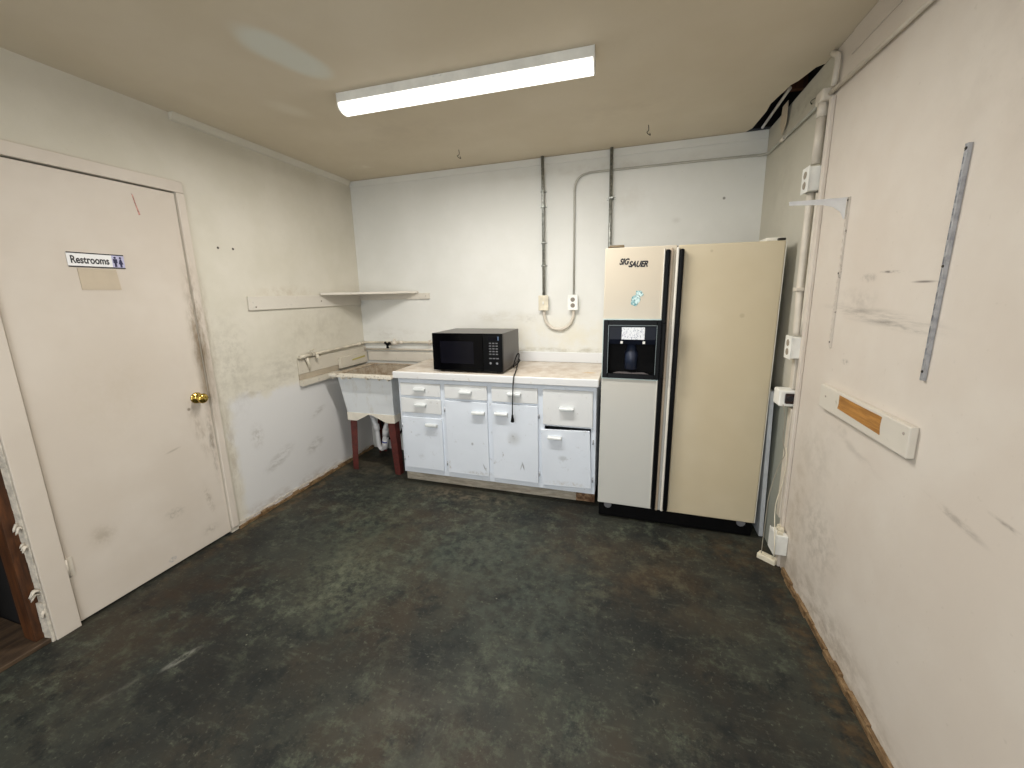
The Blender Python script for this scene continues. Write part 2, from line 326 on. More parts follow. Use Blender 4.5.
# ------------------------------------------------------------------ mesh builder
class MB:
    def __init__(s, flat=True): s.b = bmesh.new(); s.mi = 0
    def _fin(s, geom):
        for f in geom: f.material_index = s.mi
    def box(s, x0, x1, y0, y1, z0, z1, bev=0, mat=None, seg=2):
        if x0 > x1: x0, x1 = x1, x0
        if y0 > y1: y0, y1 = y1, y0
        if z0 > z1: z0, z1 = z1, z0
        r = bmesh.ops.create_cube(s.b, size=1)
        vs = r['verts']
        for v in vs:
            v.co = Vector(((x0+x1)/2 + v.co.x*(x1-x0), (y0+y1)/2 + v.co.y*(y1-y0), (z0+z1)/2 + v.co.z*(z1-z0)))
        fs = set(f for v in vs for f in v.link_faces)
        if mat:
            for v in vs: v.co = mat @ v.co
        for f in fs: f.material_index = s.mi
        if bev:
            es = list(set(e for v in vs for e in v.link_edges))
            r = bmesh.ops.bevel(s.b, geom=es, offset=bev, segments=seg, affect='EDGES', profile=.5)
            for f in r['faces']: f.material_index = s.mi
        return s
    def hexa(s, pts, bev=0):    # 8 points: bottom 4 (ccw), top 4
        vs = [s.b.verts.new(p) for p in pts]
        fs = [s.b.faces.new([vs[i] for i in q]) for q in ((3,2,1,0),(4,5,6,7),(0,1,5,4),(1,2,6,5),(2,3,7,6),(3,0,4,7))]
        for f in fs: f.material_index = s.mi
        if bev:
            es = list(set(e for v in vs for e in v.link_edges))
            r = bmesh.ops.bevel(s.b, geom=es, offset=bev, segments=2, affect='EDGES')
            for f in r['faces']: f.material_index = s.mi
        return s
    def prism(s, pts, d):       # extrude planar polygon (3d points) by vector d
        d = Vector(d); a = [s.b.verts.new(p) for p in pts]; c = [s.b.verts.new(Vector(p)+d) for p in pts]
        n = len(a); fs = [s.b.faces.new(a[::-1]), s.b.faces.new(c)]
        for i in range(n): fs.append(s.b.faces.new((a[i], a[(i+1) % n], c[(i+1) % n], c[i])))
        for f in fs: f.material_index = s.mi
        return s
    def tube(s, pts, r, seg=12, caps=True, smooth=0):
        pts = [Vector(p) for p in pts]
        if smooth:
            P = [pts[0]] + pts + [pts[-1]]; out = []
            for i in range(1, len(P)-2):
                for k in range(smooth):
                    t = k/smooth; a, b_, c, d = P[i-1], P[i], P[i+1], P[i+2]
                    out.append(.5*((2*b_)+(c-a)*t+(2*a-5*b_+4*c-d)*t*t+(3*b_-a-3*c+d)*t**3))
            out.append(pts[-1]); pts = out
        n = len(pts); rs = r if isinstance(r, (list, tuple)) else [r]*n
        if len(rs) != n: rs = [rs[min(len(rs)-1, int(i*len(rs)/n))] for i in range(n)]
        rings = []; up = None
        for i, p in enumerate(pts):
            t = (pts[min(i+1, n-1)]-pts[max(i-1, 0)]).normalized()
            if up is None:
                up = Vector((0, 0, 1)) if abs(t.z) < .9 else Vector((1, 0, 0))
            u = (up - t*up.dot(t)).normalized(); up = u; v = t.cross(u)
            rings.append([s.b.verts.new(p+(u*math.cos(a)+v*math.sin(a))*rs[i]) for a in [2*math.pi*k/seg for k in range(seg)]])
        for i in range(n-1):
            for k in range(seg):
                f = s.b.faces.new((rings[i][k], rings[i][(k+1) % seg], rings[i+1][(k+1) % seg], rings[i+1][k]))
                f.material_index = s.mi; f.smooth = True
        if caps:
            for q in (rings[0][::-1], rings[-1]):
                f = s.b.faces.new(q); f.material_index = s.mi
        return s
    def lathe(s, prof, o, axis, seg=24):   # prof: (distance along axis, radius)
        o = Vector(o); ax = Vector(axis).normalized()
        u = Vector((0, 0, 1)) if abs(ax.z) < .9 else Vector((1, 0, 0)); u = (u-ax*u.dot(ax)).normalized(); v = ax.cross(u)
        rings = [[s.b.verts.new(o+ax*d+(u*math.cos(a)+v*math.sin(a))*max(r, 1e-4)) for a in [2*math.pi*k/seg for k in range(seg)]] for d, r in prof]
        for i in range(len(rings)-1):
            for k in range(seg):
                f = s.b.faces.new((rings[i][k], rings[i][(k+1) % seg], rings[i+1][(k+1) % seg], rings[i+1][k]))
                f.smooth = True; f.material_index = s.mi
        for q in (rings[0][::-1], rings[-1]):
            f = s.b.faces.new(q); f.material_index = s.mi
        return s
    def obj(s, name, mats, parent=None, label=None):
        bmesh.ops.recalc_face_normals(s.b, faces=s.b.faces)
        me = bpy.data.meshes.new(name); s.b.to_mesh(me); s.b.free()
        for m in (mats if isinstance(mats, (list, tuple)) else [mats]): me.materials.append(m)
        o = bpy.data.objects.new(name, me); COL.objects.link(o)
        if parent:
            o.parent = parent; o.matrix_parent_inverse = Matrix.Translation(parent.location).inverted()
        if label: o['label'] = label
        return o

def thing(name, label, cat, loc, group=None):
    o = bpy.data.objects.new(name, None); COL.objects.link(o); o.location = loc
    o.empty_display_size = .1
    o['label'] = label; o['category'] = cat
    if group: o['group'] = group
    return o
def tag(o, label, cat, group=None):
    o['label'] = label; o['category'] = cat
    if group: o['group'] = group
    return o
def struct(o): o['kind'] = 'structure'; return o
def text(name, body, mat, parent, width, height, base, rot, shear=0, off=.02, extr=.0006):
    cu = bpy.data.curves.new(name, 'FONT'); cu.body = body; cu.size = 1; cu.shear = shear; cu.offset = off; cu.extrude = 0
    ob = bpy.data.objects.new(name, cu); COL.objects.link(ob)
    dg = bpy.context.evaluated_depsgraph_get(); me = bpy.data.meshes.new_from_object(ob.evaluated_get(dg))
    bpy.data.objects.remove(ob)
    xs = [v.co.x for v in me.vertices]; ys = [v.co.y for v in me.vertices]
    sx = width/(max(xs)-min(xs)); sy = height/(max(ys)-min(ys)); x0, y0 = min(xs), min(ys)
    R = Matrix.Translation(base) @ rot
    for v in me.vertices: v.co = R @ Vector(((v.co.x-x0)*sx, (v.co.y-y0)*sy, 0))
    me.materials.clear(); me.materials.append(mat)
    o = bpy.data.objects.new(name, me); COL.objects.link(o)
    if parent: o.parent = parent; o.matrix_parent_inverse = Matrix.Translation(parent.location).inverted()
    return o
RX = Matrix.Rotation(math.pi/2, 4, 'X')                                   # faces -y
RL = Matrix.Rotation(math.pi/2, 4, 'Z') @ Matrix.Rotation(math.pi/2, 4, 'X')   # faces +x

# ------------------------------------------------------------------ the room
OY0, OY1 = -3.05, -2.285      # open stud bay / doorway without trim in the left wall
struct(MB().box(-.9, W+.1, YF-.1, .1, -.1, 0).obj('floor', M['floor']))
b = MB(); T = .10
b.box(-T, 0, -1.466, .1, 0, H); b.box(-T, 0, -2.2, -1.466, 2.035, H); b.box(-T, 0, -2.2, OY1, 0, H)
b.box(-T, 0, OY0, OY1, 2.1, H); b.box(-T, 0, YF-.1, OY0, 0, H)
struct(b.obj('wall_left', M['wall_left']))
struct(MB().box(0, W, 0, .1, 0, H).obj('wall_back', M['wall_back']))
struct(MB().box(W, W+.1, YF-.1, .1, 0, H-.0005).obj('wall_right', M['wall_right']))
# wall behind the camera; its unseen wide opening is added for fill daylight
b = MB(); b.box(0, .7, YF-.1, YF, 0, H); b.box(2.7, W, YF-.1, YF, 0, H); b.box(.7, 2.7, YF-.1, YF, 2.15, H)
struct(b.obj('wall_front', M['wall_plain']))
# ceiling, with the torn hole in the back right corner
hole = [(3.045, 0.0), (3.07, -.06), (3.074, -.2), (3.078, -.30), (3.07, -.40), (3.083, -.49), (3.10, -.60), (3.12, -.635), (3.135, -.69), (3.15, -.745), (3.172, -.765), (W, -.765)]
b = MB()
b.prism([(-.1, YF-.1, H), (W, YF-.1, H)] + [(x, y, H) for x, y in hole[::-1]] + [(-.1, 0, H)], (0, 0, .015))
struct(b.obj('ceiling', M['ceiling']))
b = MB()   # attic space above, closed so no light comes in
b.box(-.1, W+.1, YF-.1, .1, H+.40, H+.42); b.box(-.1, W+.08, 0.0005, .1, H+.016, H+.4); b.box(2.2, 2.22, -2, 0, H+.016, H+.4)
b.box(W+.06, W+.08, YF-.1, .1, H, H+.4); b.box(-.12, W+.1, YF-.1, YF-.08, H+.016, H+.4); b.box(-.12, -.1, YF, .1, H+.016, H+.4)
struct(b.obj('wall_attic', M['void']))
b = MB(); b.box(2.3, W+.05, -.42, -.385, H+.05, H+.2); b.box(2.3, W+.05, -.80, -.768, H+.016, H+.18)
struct(b.obj('trim_10', M['brown_wood']))
o = MB().tube([(3.137, -.012, H+.012), (3.128, -.495, H+.028)], .008, 10).obj('loose_rod', M['pipe_paint'])
tag(o, 'thin pale rod lying inside the torn ceiling hole', 'rod')
b = MB(); b.prism([(3.157, -.30, H+.012), (3.157, -.385, H+.012), (3.165, -.36, H-.09), (3.166, -.30, H-.135), (3.162, -.265, H-.07)], (.003, .002, 0))
tag(b.obj('torn_paper_flap', M['paper']), 'torn tan scrap hanging down from the ceiling hole', 'scrap')

# doorway framing on the left: raw studs, sill, dark space behind
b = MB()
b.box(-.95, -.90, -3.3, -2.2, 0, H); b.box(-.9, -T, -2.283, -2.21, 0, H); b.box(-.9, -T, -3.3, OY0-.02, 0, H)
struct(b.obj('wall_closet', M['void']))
struct(MB().box(-.115, -.034, -2.327, -2.2865, 0.021, 2.1, .002).obj('trim_1', M['brown_wood']))
struct(MB().box(-.30, -.17, -2.56, -2.52, .021, 2.1, .002).obj('trim_2', M['brown_wood']))
struct(MB().box(-.5, -.002, -3.04, -2.287, 0, .02, .003).obj('trim_3', M['sill_wood']))

# door_1: slab, casing, hinges, knob
d = bpy.data.objects.new('door_1', None); COL.objects.link(d); d.location = (0, -2.2, 0); struct(d)
MB().box(-.040, -.003, -2.195, -1.4665, .012, 2.028, .003).obj('door_panel', M['door'], d)
b = MB(); b.box(.0005, .012, -2.283, -2.2, 0, 2.03, .003); b.box(.0005, .012, -2.283, -1.425, 2.034, 2.092, .003)
b.box(-.0025, .014, -1.466, -1.422, .03, 2.034, .007, seg=4)
b.obj('door_casing', M['door'], d)
b = MB()      # jamb stops that close the gap
b.box(-.055, -.042, -2.2, -1.466, 0, 2.034); b.obj('door_jamb', M['ink'], d)
for z in (.29, 1.80):
    b = MB(); b.tube([(.0035, -2.199, z-.045), (.0035, -2.199, z+.045)], .007, 10); b.box(-.002, .0008, -2.196, -2.175, z-.045, z+.045)
    b.obj('hinge', M['pipe_paint'], d)
k = (-.003, -1.535, .905)
b = MB(); b.lathe([(0, .032), (.004, .032), (.008, .026), (.012, .012), (.030, .011), (.034, .018), (.042, .026), (.052, .029), (.060, .026), (.066, .017), (.068, .002)], k, (1, 0, 0))
b.obj('door_knob', M['brass'], d)
MB().prism([(-.0025, -1.668, 1.985), (-.0025, -1.661, 1.978), (-.0025, -1.656, 1.94), (-.0025, -1.644, 1.888), (-.0025, -1.652, 1.884), (-.0025, -1.661, 1.94)], (-.002, 0, 0)).obj('red_mark', M['pinkmark'], d)
# torn plaster edge on the wall end beside the opening
b = MB()
prev = None
for i in range(44):
    z = i*.048; w = .002+random.random()*.002+(.010 if i < 4 else 0)
    b.hexa([(-.033, -2.288-w, z), (.002+random.random()*.004, -2.286-w*.6, z), (.004, -2.284, z), (-.033, -2.284, z),
            (-.033, -2.288-w*.9, z+.047), (.002, -2.286-w*.5, z+.047), (.004, -2.284, z+.047), (-.033, -2.284, z+.047)])
for z, dy, sz in ((.545, -.024, .022), (.46, -.02, .012), (.24, -.035, .02), (.15, -.02, .016)):
    for q in range(4):
        p0 = Vector((-.004-random.random()*.02, -2.289, z+random.uniform(-.012, .012)))
        b.tube([p0, p0+Vector((.004, dy*.35, sz*.5)), p0+Vector((.008, dy*.7, -sz*.2+random.uniform(-.008, .008))), p0+Vector((.002, dy*.8, -sz*.7))], [.006, .005, .004, .002], 6, smooth=3)
struct(b.obj('trim_4', M['torn']))

# skirting remains
b = MB()
def rag(b, ax, x0, y0, y1, sgn, n, z=.028):
    for i in range(n):
        a = y0+(y1-y0)*i/n; c = y0+(y1-y0)*(i+1)/n
        d_ = .010+random.random()*.008; h = z*(.7+random.random()*.7)
        if ax == 'y': b.box(x0, x0+sgn*d_, a, c-.0005, 0, h)
rag(b, 'y', .0005, -1.42, -.02, 1, 26, .02)
struct(b.obj('baseboard_left', M['strip']))
b = MB(); rag(b, 'y', W-.0005, -4.6, -.97, -1, 60, .024)
struct(b.obj('baseboard_right', M['strip']))
b = MB()   # torn paper edge above the left strip
for i in range(40):
    a = -1.42+i*.034; b.box(.0005, .0025+random.random()*.002, a, a+.033, .026+random.random()*.006, .038+random.random()*.008)
struct(b.obj('trim_5', M['torn']))
# moulding round the ceiling
b = MB(); b.box(0.001, W-.001, -.010, -.0005, 2.388, H-.001, .004)
struct(b.obj('trim_6', M['wall_back']))
b = MB(); b.prism([(.0005, -1.43, H-.001), (.034, -1.43, H-.001), (.030, -1.43, H-.014), (.016, -1.43, H-.034), (.0005, -1.43, H-.04)], (0, 1.40, 0))
struct(b.obj('trim_7', M['wall_left']))
# vertical cover strip on the right wall
b = MB(); b.box(W-.0005, W-.016, -.922, -.892, .0, 2.25, .003)
struct(b.obj('trim_8', M['wall_right']))
b = MB(); b.box(W-.0005, W-.005, -4.6, -1.02, 2.352, H-.001, .002)
struct(b.obj('trim_9', M['wall_right']))

# ------------------------------------------------------------------ ceiling light
L = thing('ceiling_light', 'long white wraparound strip light, lit, mounted on the ceiling', 'light', (1.585, -1.2, H))
lx0, lx1, ly0, ly1 = .962, 2.195, -1.265, -1.165
b = MB(); b.box(lx0, lx1, ly0, ly1, H-.0425, H-.0005, .002)
b.tube([(1.48, ly0-.0005, H-.006), (1.52, ly0-.0005, H-.006)], .005, 8)
b.obj('housing', M['white'], L)
n = 12; prof = []
for i in range(n+1):
    a = math.pi*i/n; yc = (ly0+ly1)/2
    prof.append((yc-math.cos(a)*.0485, H-.043-math.sin(a)**.75*.040))
b = MB(); b.prism([(lx0+.004, y, z) for y, z in prof], (lx1-lx0-.008, 0, 0)); b.obj('diffuser', M['lamp'], L)
for x in (lx0-.004, lx1):
    b = MB(); pr2 = [((ly0+ly1)/2-math.cos(math.pi*i/n)*.0505, H-.041-math.sin(math.pi*i/n)**.75*.043) for i in range(n+1)]
    b.prism([(x, ly1+.001, H-.0006), (x, ly0-.001, H-.0006)]+[(x, y, z) for y, z in pr2], (.004, 0, 0)); b.obj('end_cap', M['white'], L)

L.rotation_euler = (0, 0, math.radians(1.5)); L.location.y -= .014
# unseen copy of the strip light, added behind the camera for fill
L_fill = thing('ceiling_light', 'added unseen white strip light on the ceiling behind the viewer', 'light', (1.585, -3.9, H))
for ch in list(L.children):
    c_ = ch.copy(); COL.objects.link(c_); c_.parent = L_fill; c_.matrix_parent_inverse = Matrix.Translation((1.585, -1.2, H)).inverted()
for nm, yc, pw in (('ceiling_lamp', (ly0+ly1)/2, P1), ('ceiling_lamp', (ly0+ly1)/2-2.7, P_FILL)):  # second entry is the emission of the added fill lamp
    ld = bpy.data.lights.new(nm, 'AREA'); ld.shape = 'RECTANGLE'; ld.size = lx1-lx0-.03; ld.size_y = .075; ld.energy = pw; ld.color = (1, .97, .925)
    lo = bpy.data.objects.new(nm, ld); COL.objects.link(lo); lo.rotation_euler = (0, 0, math.radians(1.5) if yc > -2 else 0); lo.location = ((lx0+lx1)/2, yc-.014, H-.0845)

# hooks in the ceiling
for (x, y), lab in (((1.203, -.375), 'small bent wire hook in ceiling near the left metal conduit'), ((2.443, -.345), 'small wire hook in ceiling above the refrigerator')):
    o = MB().tube([(x, y, H-.001), (x+.002, y, H-.03), (x-.008, y-.01, H-.045), (x+.012, y, H-.06), (x+.008, y, H-.045)], .0022, 6, smooth=4).obj('ceiling_hook', M['dark_metal'])
    tag(o, lab, 'hook')

# ------------------------------------------------------------------ back wall conduits and outlets
def clip(root, c, axis, r, mat):      # pipe strap
    b = MB(); x, y, z = c
    if axis == 'z': b.box(x-r-.014, x+r+.014, -.003, -.0005, z-.008, z+.008); b.box(x-r-.002, x+r+.002, -2*r-.004, -.001, z-.008, z+.008, .004)
    else: pass
    return b.obj('pipe_strap', mat, root)
c1 = thing('conduit_pipe', 'bare metal conduit running down from ceiling to the light switch box', 'pipe', (1.722, -.03, 1.43))
MB().tube([(1.718, -.031, H-.001), (1.722, -.031, 2.2), (1.724, -.031, 1.432)], .0115, 14).obj('pipe', M['galv'], c1)
for z in (2.20, 2.09, 1.83, 1.66):
    b = MB(); b.box(1.722-.024, 1.722+.024, -.004, -.0005, z-.005, z+.005); b.box(1.722-.0145, 1.722+.0145, -.045, -.001, z-.005, z+.005, .002)
    b.obj('pipe_strap', M['galv'], c1)
c2 = thing('conduit_pipe', 'bare metal conduit running from ceiling down behind the refrigerator top', 'pipe', (2.22, -.03, 1.69))
MB().tube([(2.213, -.031, H-.001), (2.216, -.031, 1.20)], .0115, 14).obj('pipe', M['galv'], c2)
b = MB(); b.box(2.186, 2.246, -.004, -.0005, 2.10, 2.118); b.box(2.2, 2.232, -.045, -.001, 2.10, 2.118, .004); b.obj('pipe_strap', M['galv'], c2)
# light switch box and outlet box on the back wall
s = thing('switch_box', 'white surface light switch box above the countertop', 'switch', (1.722, 0, 1.375))
MB().box(1.687, 1.757, -.042, -.0005, 1.322, 1.43, .005).obj('box', M['white'], s)
MB().box(1.683, 1.761, -.0465, -.0425, 1.318, 1.434, .002).obj('cover_plate', M['ivory'], s)
MB().box(1.717, 1.727, -.056, -.047, 1.366, 1.388, .002).obj('toggle', M['white'], s)
s = thing('outlet_box', 'white double outlet box above the countertop, right of the switch', 'outlet', (1.95, 0, 1.375))
MB().box(1.917, 1.985, -.042, -.0005, 1.322, 1.43, .005).obj('box', M['white'], s)
MB().box(1.913, 1.989, -.0465, -.0425, 1.318, 1.434, .002).obj('cover_plate', M['white'], s)
for z in (1.398, 1.354):
    b = MB(); b.lathe([(0, .017), (.0015, .016)], (1.951, -.0466, z), (0, -1, 0), 20); b.obj('socket', simple('socket_face', (128, 120, 108), .5), s)
o = MB().tube([(1.722, -.018, 1.317), (1.724, -.016, 1.27), (1.745, -.014, 1.215), (1.79, -.0135, 1.178), (1.838, -.0135, 1.168), (1.886, -.0135, 1.178), (1.93, -.014, 1.215), (1.952, -.016, 1.27), (1.953, -.018, 1.317)], .0125, 14, smooth=5).obj('conduit_loop', M['pipe_paint'])
tag(o, 'white U-shaped conduit joining the switch box and outlet box', 'pipe')
c3 = thing('conduit_pipe', 'thin painted conduit curving from outlet box along the back wall top', 'pipe', (1.953, -.012, 1.435))
pts = [(1.953, -.010, 1.435), (1.953, -.010, 2.18), (1.958, -.010, 2.225), (1.975, -.010, 2.26), (2.005, -.010, 2.285), (2.05, -.010, 2.296), (2.12, -.010, 2.300),
       (2.7, -.010, 2.297), (3.08, -.010, 2.293), (3.13, -.014, 2.290), (3.162, -.045, 2.285), (3.166, -.09, 2.281), (3.166, -.32, 2.277), (3.166, -.80, 2.268)]
MB().tube(pts[:2]+[pts[2]], .0075, 12).obj('pipe', M['pipe_grey'], c3)
MB().tube(pts[1:], .008, 12, smooth=3).obj('pipe', M['pipe_grey'], c3)
b = MB(); b.tube([(3.166, -.30, 2.277), (3.166, -.35, 2.277)], .0115, 12); b.obj('coupling', M['pipe_paint'], c3)

# ------------------------------------------------------------------ right wall conduits
XW = W-.0005
jb = thing('junction_fitting', 'painted pipe tee fitting high on the right wall corner', 'fitting', (W, -.87, 2.27))
b = MB(); b.box(XW, W-.045, -.90, -.825, 2.245, 2.295, .008); b.tube([(W-.024, -.86, 2.25), (W-.024, -.858, 2.19)], .020, 14)
b.obj('body', M['pipe_paint'], jb)
o = MB().tube([(W-.016, -.902, 2.268), (W-.016, -1.5, 2.25), (W-.016, -4.6, 2.20)], .0085, 14).obj('conduit_pipe', M['pipe_paint'])
tag(o, 'painted conduit running along the top of the right wall toward the viewer', 'pipe')
c = thing('conduit_pipe', 'short painted pipe rising from the tee fitting to the ceiling', 'pipe', (W-.016, -.93, 2.3))
MB().tube([(W-.016, -.925, 2.283), (W-.016, -.935, 2.385), (W-.014, -.90, 2.415), (W-.012, -.865, 2.437)], .011, 12, smooth=3).obj('pipe', M['pipe_paint'], c)
tag(MB().tube([(W-.024, -.858, 2.189), (W-.024, -.852, 2.0)], .018, 16).obj('conduit_pipe', M['pipe_paint']),
    'thick painted pipe between tee fitting and upper right outlet box', 'pipe')
# wire scrap
tag(MB().tube([(W-.003, -.66, 2.325), (W-.008, -.68, 2.312), (W-.012, -.675, 2.325), (W-.015, -.73, 2.318), (W-.02, -.80, 2.295)], .0018, 6, smooth=4).obj('wire_scrap', M['dark_metal']),
    'bent scrap of wire beside the torn ceiling corner', 'wire')
def wall_outlet(y, z, lab, h=.105, w=.068, dpt=.052):
    s = thing('outlet_box', lab, 'outlet', (W, y, z))
    MB().box(XW, W-dpt, y-w/2, y+w/2, z-h/2, z+h/2, .004).obj('box', M['white'], s)
    MB().box(W-dpt-.0005, W-dpt-.005, y-w/2-.004, y+w/2+.004, z-h/2-.004, z+h/2+.004, .002).obj('cover_plate', M['white'], s)
    for dz in (.022, -.022):
        MB().lathe([(0, .017), (.0015, .016)], (W-dpt-.0051, y, z+dz), (-1, 0, 0), 20).obj('socket', simple('socket_face', (150, 140, 124), .5), s)
    return s
wall_outlet(-.845, 1.935, 'painted double outlet box high on right wall below the tee fitting')
b = MB(); b.tube([(W-.024, -.85, 1.999), (W-.024, -.85, 1.99)], .022, 12); 
wall_outlet(-.86, 1.165, 'white double outlet box on right wall level with the microwave')
b.b.free()
c = thing('conduit_pipe', 'thick painted pipe bending down between the two right wall outlet boxes', 'pipe', (W-.024, -.85, 1.22))
MB().tube([(W-.024, -.835, 1.881), (W-.024, -.835, 1.6), (W-.024, -.84, 1.42), (W-.026, -.855, 1.33), (W-.026, -.862, 1.224)], .016, 14, smooth=4).obj('pipe', M['pipe_paint'], c)
MB().box(XW, W-.046, -.862, -.812, 1.435, 1.452, .003).obj('pipe_strap', M['pipe_paint'], c)
c = thing('conduit_pipe', 'thinner painted pipe beside the vertical strip on the right wall', 'pipe', (W-.01, -.875, 1.24))
MB().tube([(W-.010, -.8795, 1.87), (W-.010, -.8795, 1.5), (W-.010, -.881, 1.23)], .009, 12, smooth=3).obj('pipe', M['pipe_paint'], c)
tag(MB().box(XW, W-.022, -.872, -.832, .955, 1.108, .004).obj('cable_raceway', M['pipe_paint']), 'flat painted cable channel under the white wall outlet', 'cable channel')
# power box beside fridge
s = thing('power_socket', 'white block with a dark socket on right wall beside refrigerator', 'socket', (W, -.85, .90))
MB().box(XW, 3.103, -.885, -.80, .868, .950, .006).obj('box', M['white'], s)
b = MB(); b.box(3.127, 3.168, -.888, -.8855, .884, .936, .006); b.obj('socket', simple('socket_dark', (48, 30, 26), .4), s)
b = MB(); b.lathe([(0, .016), (.004, .013)], (3.148, -.8885, .910), (0, -1, 0), 16); b.obj('socket_face', M['ink'], s)
# lower painted channel + cables
tag(MB().box(XW, W-.020, -.888, -.845, .262, .858, .004).obj('cable_raceway', M['pipe_paint']), 'tall flat painted cable channel below the dark wall socket', 'cable channel')
tag(MB().tube([(3.12, -.892, .88), (3.135, -.895, .80), (3.135, -.895, .70), (3.150, -.896, .62), (3.130, -.893, .55), (3.105, -.890, .40), (3.100, -.890, .28), (3.098, -.888, .12), (3.10, -.882, .04)], .0021, 8, smooth=6).obj('power_cable', simple('grey_cable', (150, 144, 130), .5)),
    'thin grey cable hanging from dark wall socket to the floor', 'cable')
tag(MB().tube([(3.150, -.9055, .66), (3.158, -.906, .58), (3.15, -.906, .46), (3.132, -.906, .33), (3.114, -.997, .20), (3.118, -.995, .10), (3.135, -.91, .045)], .0021, 8, smooth=6).obj('power_cable', M['ivory']),
    'thin ivory cable hanging beside the white floor box', 'cable')
s = thing('junction_box', 'white square electrical box low on right wall near floor', 'box', (W, -.94, .2))
MB().box(XW, 3.125, -.985, -.90, .105, .215, .005).obj('box', M['white'], s)
MB().box(3.1245, 3.119, -.988, -.897, .101, .219, .002).obj('cover_plate', M['white'], s)
b = MB()
for i in range(9): b.box(3.13+random.random()*.03, 3.145+random.random()*.03, -.98+i*.009, -.965+i*.009, .2155, .228+random.random()*.014, .002)
b.obj('plaster_crumbs', M['ivory'], s)
s = thing('power_adapter', 'ivory plug adapter lying on the floor beside refrigerator', 'adapter', (3.13, -.88, 0))
mt = Matrix.Translation((3.128, -.885, 0)) @ Matrix.Rotation(math.radians(-38), 4, 'Z')
MB().box(-.045, .045, -.020, .022, 0.0005, .032, .005, mt).obj('body', M['ivory'], s)
b = MB(); b.box(-.03, .03, -.006, .006, .0325, .036, .002, mt); b.obj('ridge', M['ivory'], s)

# shelf standards, bracket, cleat on the right wall
def standard(y0, y1, z0, z1, mat, slot, lab, w=.018, dpt=.012):
    s = thing('shelf_standard', lab, 'shelf rail', (W, y1, z0))
    def F(v, z, y, x): return None
    # C channel, slots modelled as a dark strip of small openings
    b = MB(); L_ = z1-z0; sh = (y1-y0)
    def bx(b, xa, xb, ya, yb, za, zb):
        ta = (za-z0)/L_; tb = (zb-z0)/L_
        oa = y1+(y0-y1)*ta; ob = y1+(y0-y1)*tb
        b.hexa([(xa, oa+ya, za), (xb, oa+ya, za), (xb, oa+yb, za), (xa, oa+yb, za), (xa, ob+ya, zb), (xb, ob+ya, zb), (xb, ob+yb, zb), (xa, ob+yb, zb)])
    bx(b, W-dpt, XW, -w/2, -w/2+.002, z0, z1); bx(b, W-dpt, XW, w/2-.002, w/2, z0, z1)
    n = int(L_/.03); st = L_/n
    bx(b, W-dpt-.0015, W-dpt, -w/2, .0005, z0, z1); bx(b, W-dpt-.0015, W-dpt, .0045, w/2, z0, z1)
    for i in range(n): bx(b, W-dpt-.0015, W-dpt, .0005, .0045, z0+i*st, z0+i*st+st*.42)
    b.obj('rail', mat, s)
    b = MB(); bx(b, W-dpt+.0005, W-dpt+.003, -.001, min(.006, w/2-.002), z0+.002, z1-.002); b.obj('slots', slot, s)
    for tt in (.03, .5, .97):
        z = z0+L_*tt; y = y1+(y0-y1)*tt
        MB().lathe([(0, .004), (.0015, .0035)], (W-dpt-.0016, y, z+.007), (-1, 0, 0), 10).obj('screw', M['dark_metal'], s)
    return s
standard(-1.732, -1.717, 1.188, 1.802, M['standard'], M['ink'], 'bare steel slotted shelf rail, the nearer of the two on the right wall', .011, .008)
standard(-1.155, -1.156, 1.203, 1.795, M['standard_painted'], simple('slot_paint', (110, 104, 98), .6), 'painted slotted shelf rail with a white bracket at its top', .011, .006)
s = thing('shelf_bracket', 'white metal shelf bracket sticking out from the painted wall rail', 'bracket', (W-.012, -1.165, 1.75))
b = MB(); b.prism([(W-.0125, -1.1545, 1.792), (2.975, -1.1545, 1.792), (2.975, -1.1545, 1.779), (3.09, -1.1545, 1.772), (3.125, -1.1545, 1.762), (3.15, -1.1545, 1.742), (W-.016, -1.1545, 1.715), (W-.0125, -1.1545, 1.715)], (0, -.0025, 0))
b.box(2.975, W-.0125, -1.162, -1.148, 1.7905, 1.7935)
b.obj('arm', simple('bracket_white', (226, 226, 226), .4), s)
c = thing('wall_cleat', 'white painted board screwed to right wall with a bare wood patch', 'board', (W, -1.42, 1.0))
MB().box(XW, W-.023, -1.733, -1.168, .955, 1.052, .004).obj('board', M['board'], c)
MB().prism([(W-.0232, -1.325, .989), (W-.0232, -1.602, .981), (W-.0232, -1.597, 1.010), (W-.0232, -1.600, 1.041), (W-.0232, -1.46, 1.041), (W-.0232, -1.329, 1.043), (W-.0232, -1.331, 1.01)], (-.0008, 0, 0)).obj('bare_patch', M['bare_wood'], c)
for y, z in ((-1.221, 1.011), (-1.71, 1.025)):
    MB().lathe([(0, .005), (.0015, .004)], (W-.0232, y, z), (-1, 0, 0), 10).obj('screw', simple('screw_paint', (170, 160, 150), .5), c)

